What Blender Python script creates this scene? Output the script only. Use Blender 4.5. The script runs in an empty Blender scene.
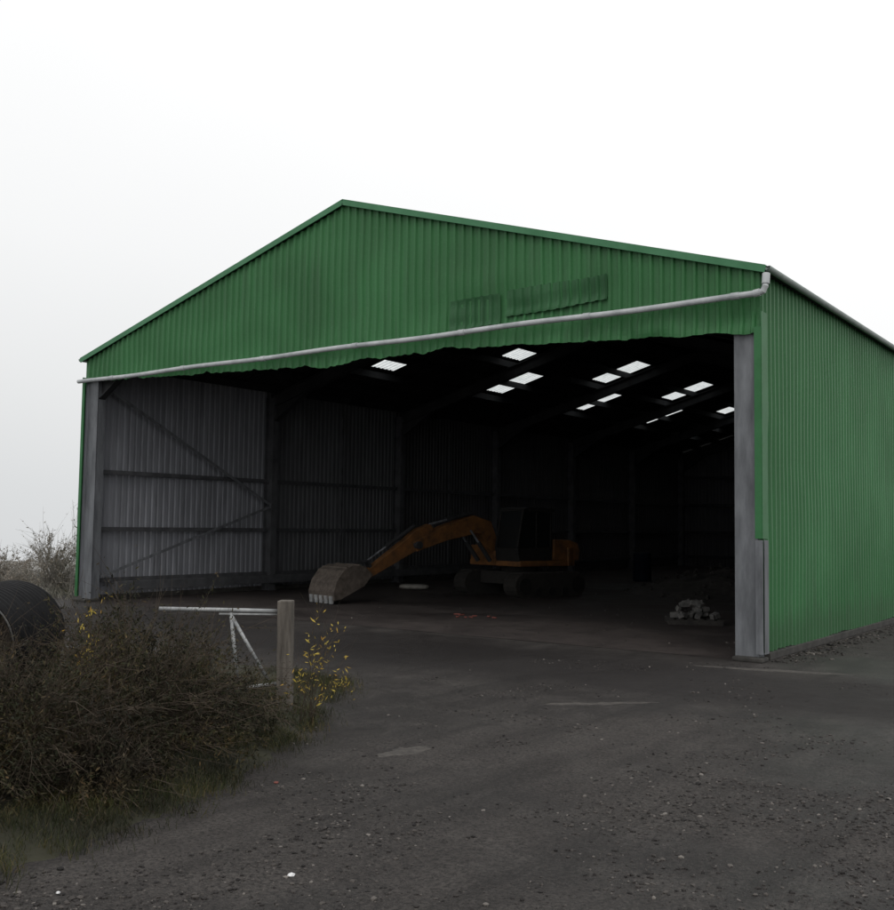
import bpy, bmesh, math, random
import numpy as np
from mathutils import Vector, Matrix, noise
random.seed(4); rng=np.random.default_rng(4)
S=bpy.context.scene; COL=S.collection
S.view_settings.view_transform='Standard'; S.view_settings.look='None'; S.view_settings.exposure=0

# ---------------------------------------------------------------- camera
F_PX,YAW,PITCH,ROLL,CAMX,CAMY=1032.74,.6239,.0672,.0141,4.4813,-13.1794
W,HE,HA,HP,D=14.452,5.074,7.195,4.71,31.2
F=Vector((-math.sin(YAW)*math.cos(PITCH),math.cos(YAW)*math.cos(PITCH),math.sin(PITCH)))
R0=Vector((math.cos(YAW),math.sin(YAW),0)); U0=R0.cross(F)
R=R0*math.cos(ROLL)+U0*math.sin(ROLL); U=-R0*math.sin(ROLL)+U0*math.cos(ROLL)
cd=bpy.data.cameras.new("camera"); cam=bpy.data.objects.new("camera",cd); COL.objects.link(cam)
M=Matrix((R,U,-F)).transposed().to_4x4(); M.translation=Vector((CAMX,CAMY,1.7)); cam.matrix_world=M
cd.sensor_fit='HORIZONTAL'; cd.sensor_width=36; cd.lens=F_PX/894*36; cd.clip_start=.05; cd.clip_end=5000
S.camera=cam

# ---------------------------------------------------------------- material helpers
class NT:
    def __init__(s,name):
        s.m=bpy.data.materials.new(name); s.m.use_nodes=True; s.t=s.m.node_tree; s.t.nodes.clear()
        s.out=s.n('ShaderNodeOutputMaterial'); s.b=s.n('ShaderNodeBsdfPrincipled'); s.l(s.b.outputs[0],s.out.inputs[0])
    def n(s,t,**k):
        x=s.t.nodes.new(t)
        for a,b in k.items(): setattr(x,a,b)
        return x
    def l(s,a,b): s.t.links.new(a,b)
    def pos(s,scale=(1,1,1),obj=False):
        if obj: src=s.n('ShaderNodeTexCoord').outputs['Object']
        else: src=s.n('ShaderNodeNewGeometry').outputs['Position']
        mp=s.n('ShaderNodeMapping'); mp.inputs['Scale'].default_value=scale; s.l(src,mp.inputs[0]); return mp.outputs[0]
    def noise(s,vec,scale,detail=3,rough=.55,dist=0):
        x=s.n('ShaderNodeTexNoise'); x.inputs['Scale'].default_value=scale; x.inputs['Detail'].default_value=detail
        x.inputs['Roughness'].default_value=rough; x.inputs['Distortion'].default_value=dist; s.l(vec,x.inputs['Vector']); return x.outputs['Fac']
    def ramp(s,fac,stops):
        x=s.n('ShaderNodeValToRGB'); e=x.color_ramp.elements
        while len(e)<len(stops): e.new(.5)
        for i,(p,c) in enumerate(stops):
            if not hasattr(c,'__len__'): c=(c,c,c)
            e[i].position=p; e[i].color=(*c[:3],1)
        s.l(fac,x.inputs[0]); return x.outputs[0]
    def mix(s,f,a,b,mode='MIX'):
        x=s.n('ShaderNodeMix',data_type='RGBA',blend_type=mode)
        for i,v in ((0,f),(6,a),(7,b)):
            if hasattr(v,'is_output') : s.l(v,x.inputs[i])
            elif i==0: x.inputs[0].default_value=v
            else: x.inputs[i].default_value=(*v,1) if hasattr(v,'__len__') else (v,v,v,1)
        return x.outputs[2]
    def math(s,op,a,b=0,clamp=False):
        x=s.n('ShaderNodeMath',operation=op); x.use_clamp=clamp
        for i,v in ((0,a),(1,b)):
            if hasattr(v,'is_output'): s.l(v,x.inputs[i])
            else: x.inputs[i].default_value=v
        return x.outputs[0]
    def bump(s,h,strength=.3,dist=.01):
        x=s.n('ShaderNodeBump'); x.inputs['Strength'].default_value=strength; x.inputs['Distance'].default_value=dist
        s.l(h,x.inputs['Height']); s.l(x.outputs[0],s.b.inputs['Normal'])
    def col(s,c): 
        if hasattr(c,'is_output'): s.l(c,s.b.inputs['Base Color'])
        else: s.b.inputs['Base Color'].default_value=(*c,1)
    def rough(s,r):
        if hasattr(r,'is_output'): s.l(r,s.b.inputs['Roughness'])
        else: s.b.inputs['Roughness'].default_value=r

def simple(name,c1,c2,scale=6,rough=.6,metal=0,stretch=(1,1,1),bump=0,spec=.5,world=False):
    m=NT(name); v=m.pos(stretch,not world); n=m.noise(v,scale,5,.65)
    m.col(m.ramp(n,[(.32,c1),(.68,c2)])); m.rough(rough); m.b.inputs['Metallic'].default_value=metal
    m.b.inputs['Specular IOR Level'].default_value=spec
    if bump: m.bump(m.noise(v,scale*6,2),bump,.01)
    return m.m

def cladding(name,c_dark,c_light,inner,dirt,streak=.4,foot=.5,rough=(.48,.65)):
    m=NT(name); v=m.pos((1,1,1)); vs=m.pos((1,1,.12))
    big=m.noise(v,.55,2); st=m.noise(vs,5,4,.65); fine=m.noise(v,30,2,.7)
    c=m.mix(m.ramp(big,[(.35,0),(.68,1)]),c_dark,c_light)
    c=m.mix(m.ramp(st,[(.48,0),(.85,streak)]),c,dirt)
    c=m.mix(m.ramp(fine,[(.55,0),(.8,.3)]),c,tuple(x*.6 for x in c_dark))
    c=m.mix(m.ramp(fine,[(.2,.25),(.42,0)]),c,tuple(x*1.5+.02 for x in c_light))
    sz=m.n('ShaderNodeSeparateXYZ'); m.l(m.pos(),sz.inputs[0])
    low=m.math('ADD',sz.outputs[2],m.math('MULTIPLY',st,-.7))
    c=m.mix(m.ramp(low,[(.0,foot),(.3,0)]),c,(.04,.04,.033))
    g=m.n('ShaderNodeNewGeometry')
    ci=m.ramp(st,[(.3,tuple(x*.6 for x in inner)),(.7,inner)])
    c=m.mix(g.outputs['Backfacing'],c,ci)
    m.col(c); m.rough(m.ramp(st,[(.3,rough[0]),(.8,rough[1])])); m.b.inputs['Specular IOR Level'].default_value=.35; return m.m

M_green=cladding("green_painted_sheet",(.024,.116,.035),(.037,.160,.053),(.06,.062,.065),(.058,.10,.062),.5)
M_green_side=cladding("green_painted_side_sheet",(.033,.138,.047),(.048,.178,.067),(.055,.056,.06),(.065,.12,.070),.5,.25)
M_patch=cladding("green_patch_sheet",(.015,.080,.025),(.024,.112,.037),(.06,.062,.065),(.03,.055,.035))
M_wall1=cladding("lit_galvanised_wall_sheet",(.022,.150,.048),(.03,.19,.065),(.28,.29,.32),(.07,.13,.085),rough=(.6,.8))  # inner face kept lightest: daylight near the opening put into the colour
M_wall2=cladding("half_shaded_galvanised_wall_sheet",(.022,.150,.048),(.03,.19,.065),(.13,.135,.145),(.07,.13,.085),rough=(.6,.8))  # same sheet with a darker inner face: interior shade painted in
M_wall3=cladding("deep_shaded_wall_sheet",(.022,.150,.048),(.03,.19,.065),(.075,.075,.08),(.07,.13,.085),rough=(.6,.8))  # darkest inner face, painting the shade deep inside the shed
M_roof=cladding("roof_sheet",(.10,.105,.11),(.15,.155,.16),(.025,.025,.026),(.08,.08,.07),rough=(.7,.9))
M_trim=simple("green_trim_paint",(.024,.118,.038),(.04,.158,.060),2,.55,spec=.3)
M_verge=simple("green_verge_flashing_paint",(.04,.155,.068),(.062,.20,.098),2,.5,spec=.3)
M_steel=simple("weathered_grey_steel",(.075,.08,.088),(.175,.185,.20),4,.6,0,(1.5,1.5,.3),world=True)
M_darksteel=simple("dark_steel",(.020,.021,.023),(.040,.041,.043),3,.75,0,(1,1,.3),spec=.25)
M_rail=simple("dusty_wall_rail_steel",(.050,.051,.056),(.095,.098,.104),3,.75,0,spec=.3)
M_galv=simple("galvanised_steel",(.22,.23,.235),(.42,.43,.43),8,.5,.2)
M_pipe=simple("grey_white_pipe_plastic",(.30,.32,.33),(.50,.52,.53),3,.45,world=True)
M_gutter=simple("grey_gutter_plastic",(.13,.18,.155),(.22,.26,.24),3,.5,world=True)
M_concrete=simple("dirty_concrete",(.022,.021,.019),(.06,.057,.052),4,.9,bump=.5,world=True)
M_wood=simple("weathered_post_wood",(.05,.043,.036),(.17,.152,.13),5,.85,0,(3,3,.35),bump=.6)
M_orange=simple("orange_machine_paint",(.075,.042,.022),(.21,.092,.030),4,.75,spec=.2)
M_black=simple("black_rubber",(.008,.008,.008),(.018,.017,.016),8,.75,spec=.3)
M_blackpl=simple("black_drum_plastic",(.006,.006,.007),(.012,.012,.013),5,.7,spec=.15)
M_rim=simple("worn_pipe_rim",(.04,.04,.04),(.10,.10,.095),5,.6)
M_lining=simple("drum_inside_grime",(.022,.017,.013),(.05,.04,.032),6,.9)
M_bucket=simple("worn_bucket_steel",(.045,.036,.029),(.125,.103,.086),7,.75,.1,bump=.4)
M_track=simple("muddy_track",(.012,.011,.0095),(.026,.023,.020),8,.9,bump=.6)
M_rubble=simple("rubble",(.016,.0145,.0135),(.045,.041,.037),6,.9,bump=.7)
M_block=simple("concrete_block",(.05,.05,.048),(.14,.135,.128),8,.9,bump=.6,world=True)
M_blue=simple("blue_drum_plastic",(.006,.008,.014),(.008,.012,.022),4,.85,spec=.15)
M_lightspot=simple("pale_light_spot",(.20,.19,.17),(.33,.32,.29),8,.8)  # pale colour for the solid that stands in for a light spot
M_litter=simple("white_litter",(.6,.6,.6),(.8,.8,.8),8,.5)
M_redlit=simple("red_scrap",(.12,.035,.028),(.2,.06,.045),8,.8)
def glassm():
    m=NT("dark_cab_glass"); m.col((.01,.011,.012)); m.rough(.3); m.b.inputs['Specular IOR Level'].default_value=.3; return m.m
M_glass=glassm()
def skylightm():
    m=NT("translucent_rooflight_sheet"); t=m.n('ShaderNodeBsdfTranslucent'); v=m.pos()
    c=m.ramp(m.noise(v,7,3),[(.3,(.66,.70,.70)),(.75,(.88,.9,.9))]); m.l(c,t.inputs[0])
    m.l(t.outputs[0],m.out.inputs[0]); return m.m
M_sky=skylightm()
def leafm(name,stops,rough=.6,tr=.25,clump=0):
    m=NT(name); g=m.n('ShaderNodeNewGeometry'); c=m.ramp(g.outputs['Random Per Island'],stops)
    if clump:
        k=m.ramp(m.noise(m.pos(),clump,2,.5),[(.34,(.42,.40,.40)),(.5,(.85,.88,.82)),(.66,(1.6,1.4,1.1))]); c=m.mix(1.0,c,k,'MULTIPLY')
    m.col(c); m.rough(rough); m.b.inputs['Specular IOR Level'].default_value=.25
    if tr>0:
        t=m.n('ShaderNodeBsdfTranslucent'); m.l(c,t.inputs[0])
        mx=m.n('ShaderNodeMixShader'); mx.inputs[0].default_value=tr; m.l(m.b.outputs[0],mx.inputs[1]); m.l(t.outputs[0],mx.inputs[2]); m.l(mx.outputs[0],m.out.inputs[0])
    return m.m
M_leaf=leafm("dark_shrub_leaves",[(0,(.015,.017,.008)),(.4,(.029,.031,.014)),(.7,(.040,.035,.018)),(.95,(.050,.038,.023)),(1,(.085,.06,.03))],.8,0,2.4)
M_leaf2=leafm("brown_shrub_leaves",[(0,(.017,.016,.010)),(.4,(.032,.028,.017)),(.8,(.048,.038,.024)),(1,(.075,.056,.036))],.8,0,2.4)
M_yellow=leafm("yellow_autumn_leaves",[(0,(.42,.30,.04)),(.5,(.66,.52,.11)),(1,(.50,.27,.05))],.6,.4)
M_grass=leafm("verge_grass_blades",[(0,(.016,.021,.007)),(.4,(.030,.038,.012)),(.8,(.05,.048,.021)),(1,(.10,.08,.042))],.7,0,1.5)
M_palegrass=leafm("haze_tinted_dry_grass_blades",[(0,(.17,.165,.14)),(.5,(.23,.215,.18)),(1,(.30,.28,.24))],.7,0)  # blades paled so that haze sits in their colour
M_pale=leafm("haze_tinted_leaves",[(0,(.17,.155,.13)),(.6,(.24,.215,.18)),(1,(.32,.27,.22))],.7,.2)  # leaf colour lightened to paint in the haze
M_twig=simple("brown_twigs",(.030,.024,.018),(.088,.068,.050),8,.85,spec=.2)
M_paletwig=simple("haze_tinted_twigs",(.20,.185,.165),(.29,.27,.24),8,.8)  # twig colour greyed and lightened as painted haze
M_soil=simple("dark_verge_soil",(.014,.014,.007),(.032,.031,.016),3,.95,bump=.7)

def groundm():
    m=NT("wet_crushed_asphalt"); v=m.pos(); s=m.n('ShaderNodeSeparateXYZ'); m.l(v,s.inputs[0])
    big=m.noise(v,.35,3,.6,.6); mid=m.noise(v,1.9,5,.7,.4); fine=m.noise(v,45,4,.8); grit=m.noise(v,150,1,.8)
    vt=m.n('ShaderNodeMapping'); vt.inputs['Rotation'].default_value=(0,0,.62); vt.inputs['Scale'].default_value=(3.2,.35,1); m.l(v,vt.inputs[0])
    tr=m.noise(vt.outputs[0],.8,4,.6)
    c=m.mix(m.ramp(big,[(.40,0),(.60,1)]),(.036,.0310,.0290),(.072,.0635,.0585))
    c=m.mix(m.ramp(mid,[(.42,0),(.72,.7)]),c,(.108,.097,.089))
    c=m.mix(m.ramp(tr,[(.48,0),(.66,.65)]),c,(.022,.0192,.0182))
    c=m.mix(m.ramp(fine,[(.38,.85),(.56,0)]),c,(.010,.009,.0087))
    c=m.mix(m.ramp(fine,[(.58,0),(.72,.45)]),c,(.13,.118,.108))
    c=m.mix(m.ramp(grit,[(.6,0),(.75,.55)]),c,(.16,.15,.14))
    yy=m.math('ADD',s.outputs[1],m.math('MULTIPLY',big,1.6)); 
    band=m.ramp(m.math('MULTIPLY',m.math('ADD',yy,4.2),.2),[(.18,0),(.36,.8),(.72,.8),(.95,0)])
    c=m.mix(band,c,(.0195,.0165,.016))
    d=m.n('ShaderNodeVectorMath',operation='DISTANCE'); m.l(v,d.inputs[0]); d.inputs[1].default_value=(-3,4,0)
    haze=m.ramp(m.math('MULTIPLY',d.outputs['Value'],.02),[(.36,0),(.5,1)])  # haze painted into the ground: colour pales with distance
    c=m.mix(haze,c,m.mix(m.ramp(mid,[(.3,0),(.7,1)]),(.24,.235,.22),(.34,.33,.305)))
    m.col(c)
    wet=m.ramp(big,[(.40,1),(.52,0)])
    m.rough(m.mix(wet,(.78,.78,.78),(.48,.48,.48)))
    m.b.inputs['Specular IOR Level'].default_value=.3
    m.bump(m.math('ADD',m.math('MULTIPLY',fine,1.0),m.math('MULTIPLY',grit,.25)),.9,.03); return m.m
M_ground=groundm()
def floorm():
    m=NT("dusty_concrete_floor"); v=m.pos(); big=m.noise(v,.4,4,.6,.8); mid=m.noise(v,2.5,4,.65,.3); fine=m.noise(v,50,3,.7)
    c=m.mix(m.ramp(big,[(.35,0),(.65,1)]),(.032,.026,.0245),(.076,.063,.058))
    c=m.mix(m.ramp(mid,[(.45,0),(.75,.7)]),c,(.019,.0155,.015)); c=m.mix(m.ramp(fine,[(.4,.5),(.6,0)]),c,(.013,.0112,.0112))
    m.col(c); m.rough(m.ramp(big,[(.3,.5),(.7,.9)])); m.b.inputs['Specular IOR Level'].default_value=.3; m.bump(fine,.5,.02); return m.m
M_floor=floorm()

# ---------------------------------------------------------------- mesh builder
class MB:
    def __init__(s): s.v=[]; s.f=[]
    def add(s,vs,fs):
        o=len(s.v); s.v+= [tuple(x) for x in vs]; s.f+=[tuple(i+o for i in f) for f in fs]; return s
    def box(s,c,d,rot=None,taper=1.0):
        hx,hy,hz=d[0]/2,d[1]/2,d[2]/2; vs=[]
        for z in (-1,1):
            k=taper if z>0 else 1
            for x,y in ((-1,-1),(1,-1),(1,1),(-1,1)):
                p=Vector((x*hx*k,y*hy*k,z*hz)); 
                if rot is not None: p=rot@p
                vs.append(p+Vector(c))
        return s.add(vs,[(3,2,1,0),(4,5,6,7),(0,1,5,4),(1,2,6,5),(2,3,7,6),(3,0,4,7)])
    def extr(s,pts,y0,y1):
        n=len(pts); vs=[(x,y0,z) for x,z in pts]+[(x,y1,z) for x,z in pts]
        a=sum(pts[i][0]*pts[(i+1)%n][1]-pts[(i+1)%n][0]*pts[i][1] for i in range(n))
        fs=[tuple(range(n)),tuple(reversed(range(n,2*n)))]+[(i,i+n,(i+1)%n+n,(i+1)%n) for i in range(n)]
        if a<0: fs=[tuple(reversed(f)) for f in fs]
        return s.add(vs,fs)
    def ribbon(s,pts,y0,y1):
        P=[Vector((p[0],p[1])) for p in pts]; up=[];dn=[]
        for i,p in enumerate(P):
            t=(P[min(i+1,len(P)-1)]-P[max(i-1,0)]).normalized(); n=Vector((-t.y,t.x))*pts[i][2]/2
            up.append(tuple(p+n)); dn.append(tuple(p-n))
        return s.extr(up+dn[::-1],y0,y1)
    def tube(s,path,r,n=10,caps=True):
        path=[Vector(p) for p in path]; rr=r if hasattr(r,'__len__') else [r]*len(path); vs=[];fs=[]; ref=None
        for i,p in enumerate(path):
            t=(path[min(i+1,len(path)-1)]-path[max(i-1,0)]).normalized()
            if ref is None: ref=Vector((0,0,1)) if abs(t.z)<.9 else Vector((1,0,0))
            a=t.cross(ref).normalized(); b=t.cross(a).normalized()
            for k in range(n):
                q=2*math.pi*k/n; vs.append(p+(a*math.cos(q)+b*math.sin(q))*rr[i])
        for i in range(len(path)-1):
            for k in range(n): fs.append((i*n+k,i*n+(k+1)%n,(i+1)*n+(k+1)%n,(i+1)*n+k))
        if caps: fs+= [tuple(reversed(range(n))),tuple(range((len(path)-1)*n,len(path)*n))]
        return s.add(vs,fs)
    def ibeam(s,p0,p1,h,b,up=(0,0,1),tf=.018,tw=.012):
        p0=Vector(p0);p1=Vector(p1); t=(p1-p0).normalized(); u=Vector(up); u=(u-t*u.dot(t)).normalized(); w=t.cross(u)
        rot=Matrix((t,w,u)).transposed(); L=(p1-p0).length; c=(p0+p1)/2
        s.box(c,(L,tw,h-2*tf),rot); s.box(c+u*(h/2-tf/2),(L,b,tf),rot); s.box(c-u*(h/2-tf/2),(L,b,tf),rot); return s
    def bar(s,p0,p1,w,h,up=(0,0,1)):
        p0=Vector(p0);p1=Vector(p1); t=(p1-p0).normalized(); u=Vector(up); u=(u-t*u.dot(t)).normalized(); ww=t.cross(u)
        return s.box((p0+p1)/2,((p1-p0).length,w,h),Matrix((t,ww,u)).transposed())
    def make(s,name,mat,parent=None,smooth=False,bevel=0,world=True,fix=True):
        me=bpy.data.meshes.new(name); me.from_pydata(s.v,[],s.f); me.update()
        if fix or bevel:
            bm=bmesh.new(); bm.from_mesh(me)
            if fix: bmesh.ops.recalc_face_normals(bm,faces=bm.faces)
            if bevel: bmesh.ops.bevel(bm,geom=list(bm.edges),offset=bevel,segments=2,affect='EDGES',profile=.6)
            bm.to_mesh(me); bm.free()
        if smooth: me.polygons.foreach_set('use_smooth',[True]*len(me.polygons))
        me.materials.append(mat); o=bpy.data.objects.new(name,me); COL.objects.link(o)
        if parent is not None:
            o.parent=parent
            if world: o.matrix_parent_inverse=Matrix.Translation(-Vector(parent.location))
        return o
def empty(name,loc,label,cat,rotz=0,group=None):
    e=bpy.data.objects.new(name,None); e.empty_display_size=.3; e.location=loc; e.rotation_euler=(0,0,rotz); COL.objects.link(e)
    e["label"]=label; e["category"]=cat
    if group: e["group"]=group
    return e
def tag(o,label,cat,group=None):
    o["label"]=label; o["category"]=cat
    if group: o["group"]=group
    return o
def struct(o): o["kind"]="structure"; return o
def sstep(a,b,x): t=max(0,min(1,(x-a)/(b-a))); return t*t*(3-2*t)

# ---------------------------------------------------------------- ground
def ground():
    cx,cy=-6,8; rad=[0,2,4,6,8,10,13,16,20,24,28,32,36,42,50,65,90,140,250,500,900,1600]; n=72; vs=[(cx,cy,0)]; fs=[]
    for r in rad[1:]:
        for k in range(n):
            a=2*math.pi*k/n; z=0 if r<=28 else -.085*(r-28)
            vs.append((cx+r*math.cos(a),cy+r*math.sin(a),z))
    for k in range(n): fs.append((0,1+k,1+(k+1)%n))
    for i in range(len(rad)-2):
        for k in range(n):
            a=1+i*n+k;b=1+i*n+(k+1)%n; fs.append((a,a+n,b+n,b))
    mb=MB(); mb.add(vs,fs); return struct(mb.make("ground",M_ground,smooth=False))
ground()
def yz(x,y):
    if not(-3.4<x<9 and -13.4<y<-.15): return 0
    m=sstep(-3.4,-2.2,x)*(1-sstep(8,9,x))*sstep(-13.4,-12.8,y)*(1-sstep(-1.6,-.2,y))
    h=.022*(noise.noise(Vector((x*.7,y*.7,1)))+.6)+.014*noise.noise(Vector((x*2.6,y*2.6,4)))+.006*noise.noise(Vector((x*8,y*8,7)))+.003*noise.noise(Vector((x*22,y*22,2)))
    r=math.hypot(x-14,y+17); 
    for rr_ in (11.2,13.0,9.4): h-=.026*math.exp(-((r-rr_+.15*math.sin(x))/.17)**2)
    return .004+m*max(0,h+.018)
vs=[];fs=[];NX,NY=310,330
for i in range(NX+1):
    for j in range(NY+1):
        x=-3.4+12.4*i/NX; y=-13.4+13.25*j/NY; vs.append((x,y,yz(x,y)))
for i in range(NX):
    for j in range(NY): a=i*(NY+1)+j; fs.append((a,a+NY+1,a+NY+2,a+1))
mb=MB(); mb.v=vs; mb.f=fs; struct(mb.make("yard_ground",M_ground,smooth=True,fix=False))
mb=MB(); mb.add([(-W+.02,.03,.004),(-.02,.03,.004),(-.02,D-.02,.004),(-W+.02,D-.02,.004)],[(0,1,2,3)]); struct(mb.make("shed_floor",M_floor))
def scrap(name,cx,cy,rx,ry,rot,seed,mat):
    r=random.Random(seed); vs=[(cx,cy,yz(cx,cy)+.006)]; n=60; ring=6
    for q0 in range(1,ring+1):
        for k in range(n):
            a=2*math.pi*k/n; q=(q0/ring)*(1+.35*noise.noise(Vector((math.cos(a)*2,math.sin(a)*2,seed)))+.28*noise.noise(Vector((math.cos(a)*7,math.sin(a)*7,seed)))); x=rx*q*math.cos(a); y=ry*q*math.sin(a)
            X=cx+x*math.cos(rot)-y*math.sin(rot);Y=cy+x*math.sin(rot)+y*math.cos(rot); vs.append((X,Y,yz(X,Y)+.004*(1-(q0/ring)**3)+.0005))
    f=[(0,1+k,1+(k+1)%n) for k in range(n)]
    for q0 in range(ring-1): f+=[(1+q0*n+k,1+q0*n+n+k,1+q0*n+n+(k+1)%n,1+q0*n+(k+1)%n) for k in range(n)]
    mb=MB(); mb.add(vs,f); return struct(mb.make(name,mat))
M_scrap=simple("worn_pale_apron",(.030,.026,.024),(.085,.077,.068),16,.85,bump=.6)
scrap("apron_path",.35,-.75,.9,.12,.35,3,M_scrap); scrap("apron_path",-.1,-4.3,.55,.08,.75,5,M_scrap); scrap("apron_path",-.25,-7.1,.12,.22,-.3,6,M_scrap)

# ---------------------------------------------------------------- shed
shed=empty("farm_shed",(-W/2,0,0),"large open-fronted green corrugated steel shed with grey steel frame","shed")
def corr(mb,O,u,v,n,L,vb,vt,pitch=.16,dep=.031,nz=1,disp=None):
    O=Vector(O);u=Vector(u);v=Vector(v);n=Vector(n); prof=[(0,0),(.52,0),(.64,1),(.88,1)]; us=[]
    k=0
    while k*pitch<L-1e-6:
        for a,h in prof:
            x=(k+a)*pitch
            if x<L: us.append((x,h*dep))
        k+=1
    us.append((L,0)); vs=[];fs=[]
    for x,h in us:
        a,b=vb(x),vt(x)
        for j in range(nz+1):
            z=a+(b-a)*j/nz; p=O+u*x+v*z+n*(h+(disp(x,z) if disp else 0)); vs.append(p)
    m=nz+1
    for i in range(len(us)-1):
        for j in range(nz): fs.append((i*m+j,(i+1)*m+j,(i+1)*m+j+1,i*m+j+1))
    mb.add(vs,fs)
def make_c(mb,name,mat,parent): return mb.make(name,mat,parent,fix=False)
X0=-W
def interp(x,pts):
    for (a,b),(c,d) in zip(pts,pts[1:]):
        if x<=c: return b+(d-b)*(x-a)/(c-a)
    return pts[-1][1]
LP=[(-14.6,4.62),(-14.0,4.60),(-10.5,4.50),(-8.2,4.44),(-7.6,4.36),(-6.9,4.45),(-6.2,4.45),(-4.9,4.48),(-3.8,4.42),(-2.2,4.35),(0,4.26),(.2,4.26)]
def vb(x): 
    X=X0+x; return interp(X,LP)+.045*noise.noise(Vector((X*2.3,0,0)))+.03*noise.noise(Vector((X*7,4,0)))
def vt(x): return HE-.02+(HA-HE)*(1-abs(x-W/2)/(W/2))
def dent(x,z):
    X=X0+x; e=0
    e+=.06*noise.noise(Vector((X*1.1,z*1.3,3)))*math.exp(-max(0,z-4.4)*1.6)
    e+=.016*noise.noise(Vector((X*.9,z*1.1,9)))
    e-=.05*math.exp(-((X+3.4)/1.3)**2-((z-4.95)/.35)**2)
    e+=.04*noise.noise(Vector((X*1.4,z*2.2,21)))*math.exp(-((X+3.6)/1.8)**2-((z-5.0)/.5)**2)
    e+=.09*noise.noise(Vector((X*2.6,z*2,7)))*math.exp(-((X+6.8)/1.5)**2)*math.exp(-max(0,z-4.4)*4)
    e+=.06*noise.noise(Vector((X*3.1,z*3,17)))*math.exp(-max(0,z-4.35)*6)
    return e
mb=MB(); corr(mb,(X0,-.02,0),(1,0,0),(0,0,1),(0,-1,0),W,vb,vt,nz=20,disp=dent); make_c(mb,"gable_cladding",M_green,shed)
for (xa,xb,za,zb,seed) in [(-4.95,-4.02,4.74,5.22,1),(-3.92,-2.2,4.90,5.27,2)]:
    Lx=xb-xa
    mb=MB(); corr(mb,(xa,-.03,0),(1,0,0),(0,0,1),(0,-1,0),Lx,
        lambda x:za+.05*noise.noise(Vector((x*1.2,seed*3.3,0)))+.03*x,lambda x:zb+.05*noise.noise(Vector((x*1.1,seed,5)))+.03*x,nz=12,
        disp=lambda x,z:dent(xa-X0+x,z)+.020+.028*noise.noise(Vector((x*1.3,z*3.5,seed)))*(1 if seed>1 else 1.4)+.03*math.exp(-((z-za)/.08)**2))
    make_c(mb,"cladding_patch",M_patch,shed)
def sdisp(x,z): return .014*noise.noise(Vector((x*.8,z*.9,1)))-(.05*math.exp(-((x-.2)/.3)**2-((z-2.35)/.35)**2))
mb=MB(); corr(mb,(-.035,0,0),(0,1,0),(0,0,1),(1,0,0),D,lambda x:.10+.015*math.sin(x*2.1)+.02*noise.noise(Vector((x*3,0,0))),lambda x:HE-.0,nz=8,disp=sdisp); make_c(mb,"side_wall",M_green_side,shed)
for (ya,yb,mt) in ((0,5.27,M_wall1),(5.27,10.45,M_wall2),(10.45,D+.04,M_wall3)):  # deeper bays take darker copies; shade is painted into the sheet colour
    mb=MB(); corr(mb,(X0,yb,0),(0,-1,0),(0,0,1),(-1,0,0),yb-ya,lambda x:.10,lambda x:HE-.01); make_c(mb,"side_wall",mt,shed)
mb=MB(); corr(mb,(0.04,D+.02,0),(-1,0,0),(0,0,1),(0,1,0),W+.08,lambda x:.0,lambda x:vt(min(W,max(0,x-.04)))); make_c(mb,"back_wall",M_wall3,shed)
roof=bpy.data.objects.new("roof",None); COL.objects.link(roof); roof.parent=shed; roof.matrix_parent_inverse=Matrix.Translation(-shed.location)
def rootp(o): o.parent=roof; return o
sl=(HA-HE)/(W/2); SL=math.hypot(W/2,HA-HE); ca,sa=(W/2)/SL,(HA-HE)/SL; OV=.10
rows=[(6.85,7.75,-12.35,-11.65)]
for i in range(1,5): rows.append((7.0+5.17*i-.1,7.95+5.17*i-.1,-12.35,-10.65))
for i in range(5): rows.append((10.05+5.17*i-.05,11.0+5.17*i-.05,-10.45,-8.7 if i else -9.7))
rows.sort()
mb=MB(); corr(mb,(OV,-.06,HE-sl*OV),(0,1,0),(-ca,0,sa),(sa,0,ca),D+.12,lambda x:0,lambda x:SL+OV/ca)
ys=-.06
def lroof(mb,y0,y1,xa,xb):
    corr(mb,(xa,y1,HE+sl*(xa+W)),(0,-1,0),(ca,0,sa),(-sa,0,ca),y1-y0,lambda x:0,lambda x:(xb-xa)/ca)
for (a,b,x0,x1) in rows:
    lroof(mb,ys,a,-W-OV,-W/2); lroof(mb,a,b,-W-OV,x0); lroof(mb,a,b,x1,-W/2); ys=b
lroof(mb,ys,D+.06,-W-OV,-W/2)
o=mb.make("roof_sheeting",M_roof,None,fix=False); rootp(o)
for (a,b,x0,x1) in rows:
    mb=MB(); lroof(mb,a,b,x0,x1); o=mb.make("rooflight",M_sky,None,fix=False); rootp(o)
for x in (-14.2,-13.35,-12.5,-11.52,-10.55,-9.57,-8.6,-7.7):
    for X in (x,-W-x):
        z=HE+sl*(min(X+W,-X))-.12
        mb=MB(); mb.bar((X,.1,z),(X,D-.05,z),.06,.17); mb.make("purlin",M_darksteel,shed)
YS=[.16]+[5.3+5.17*i for i in range(5)]+[D-.15]
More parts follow.
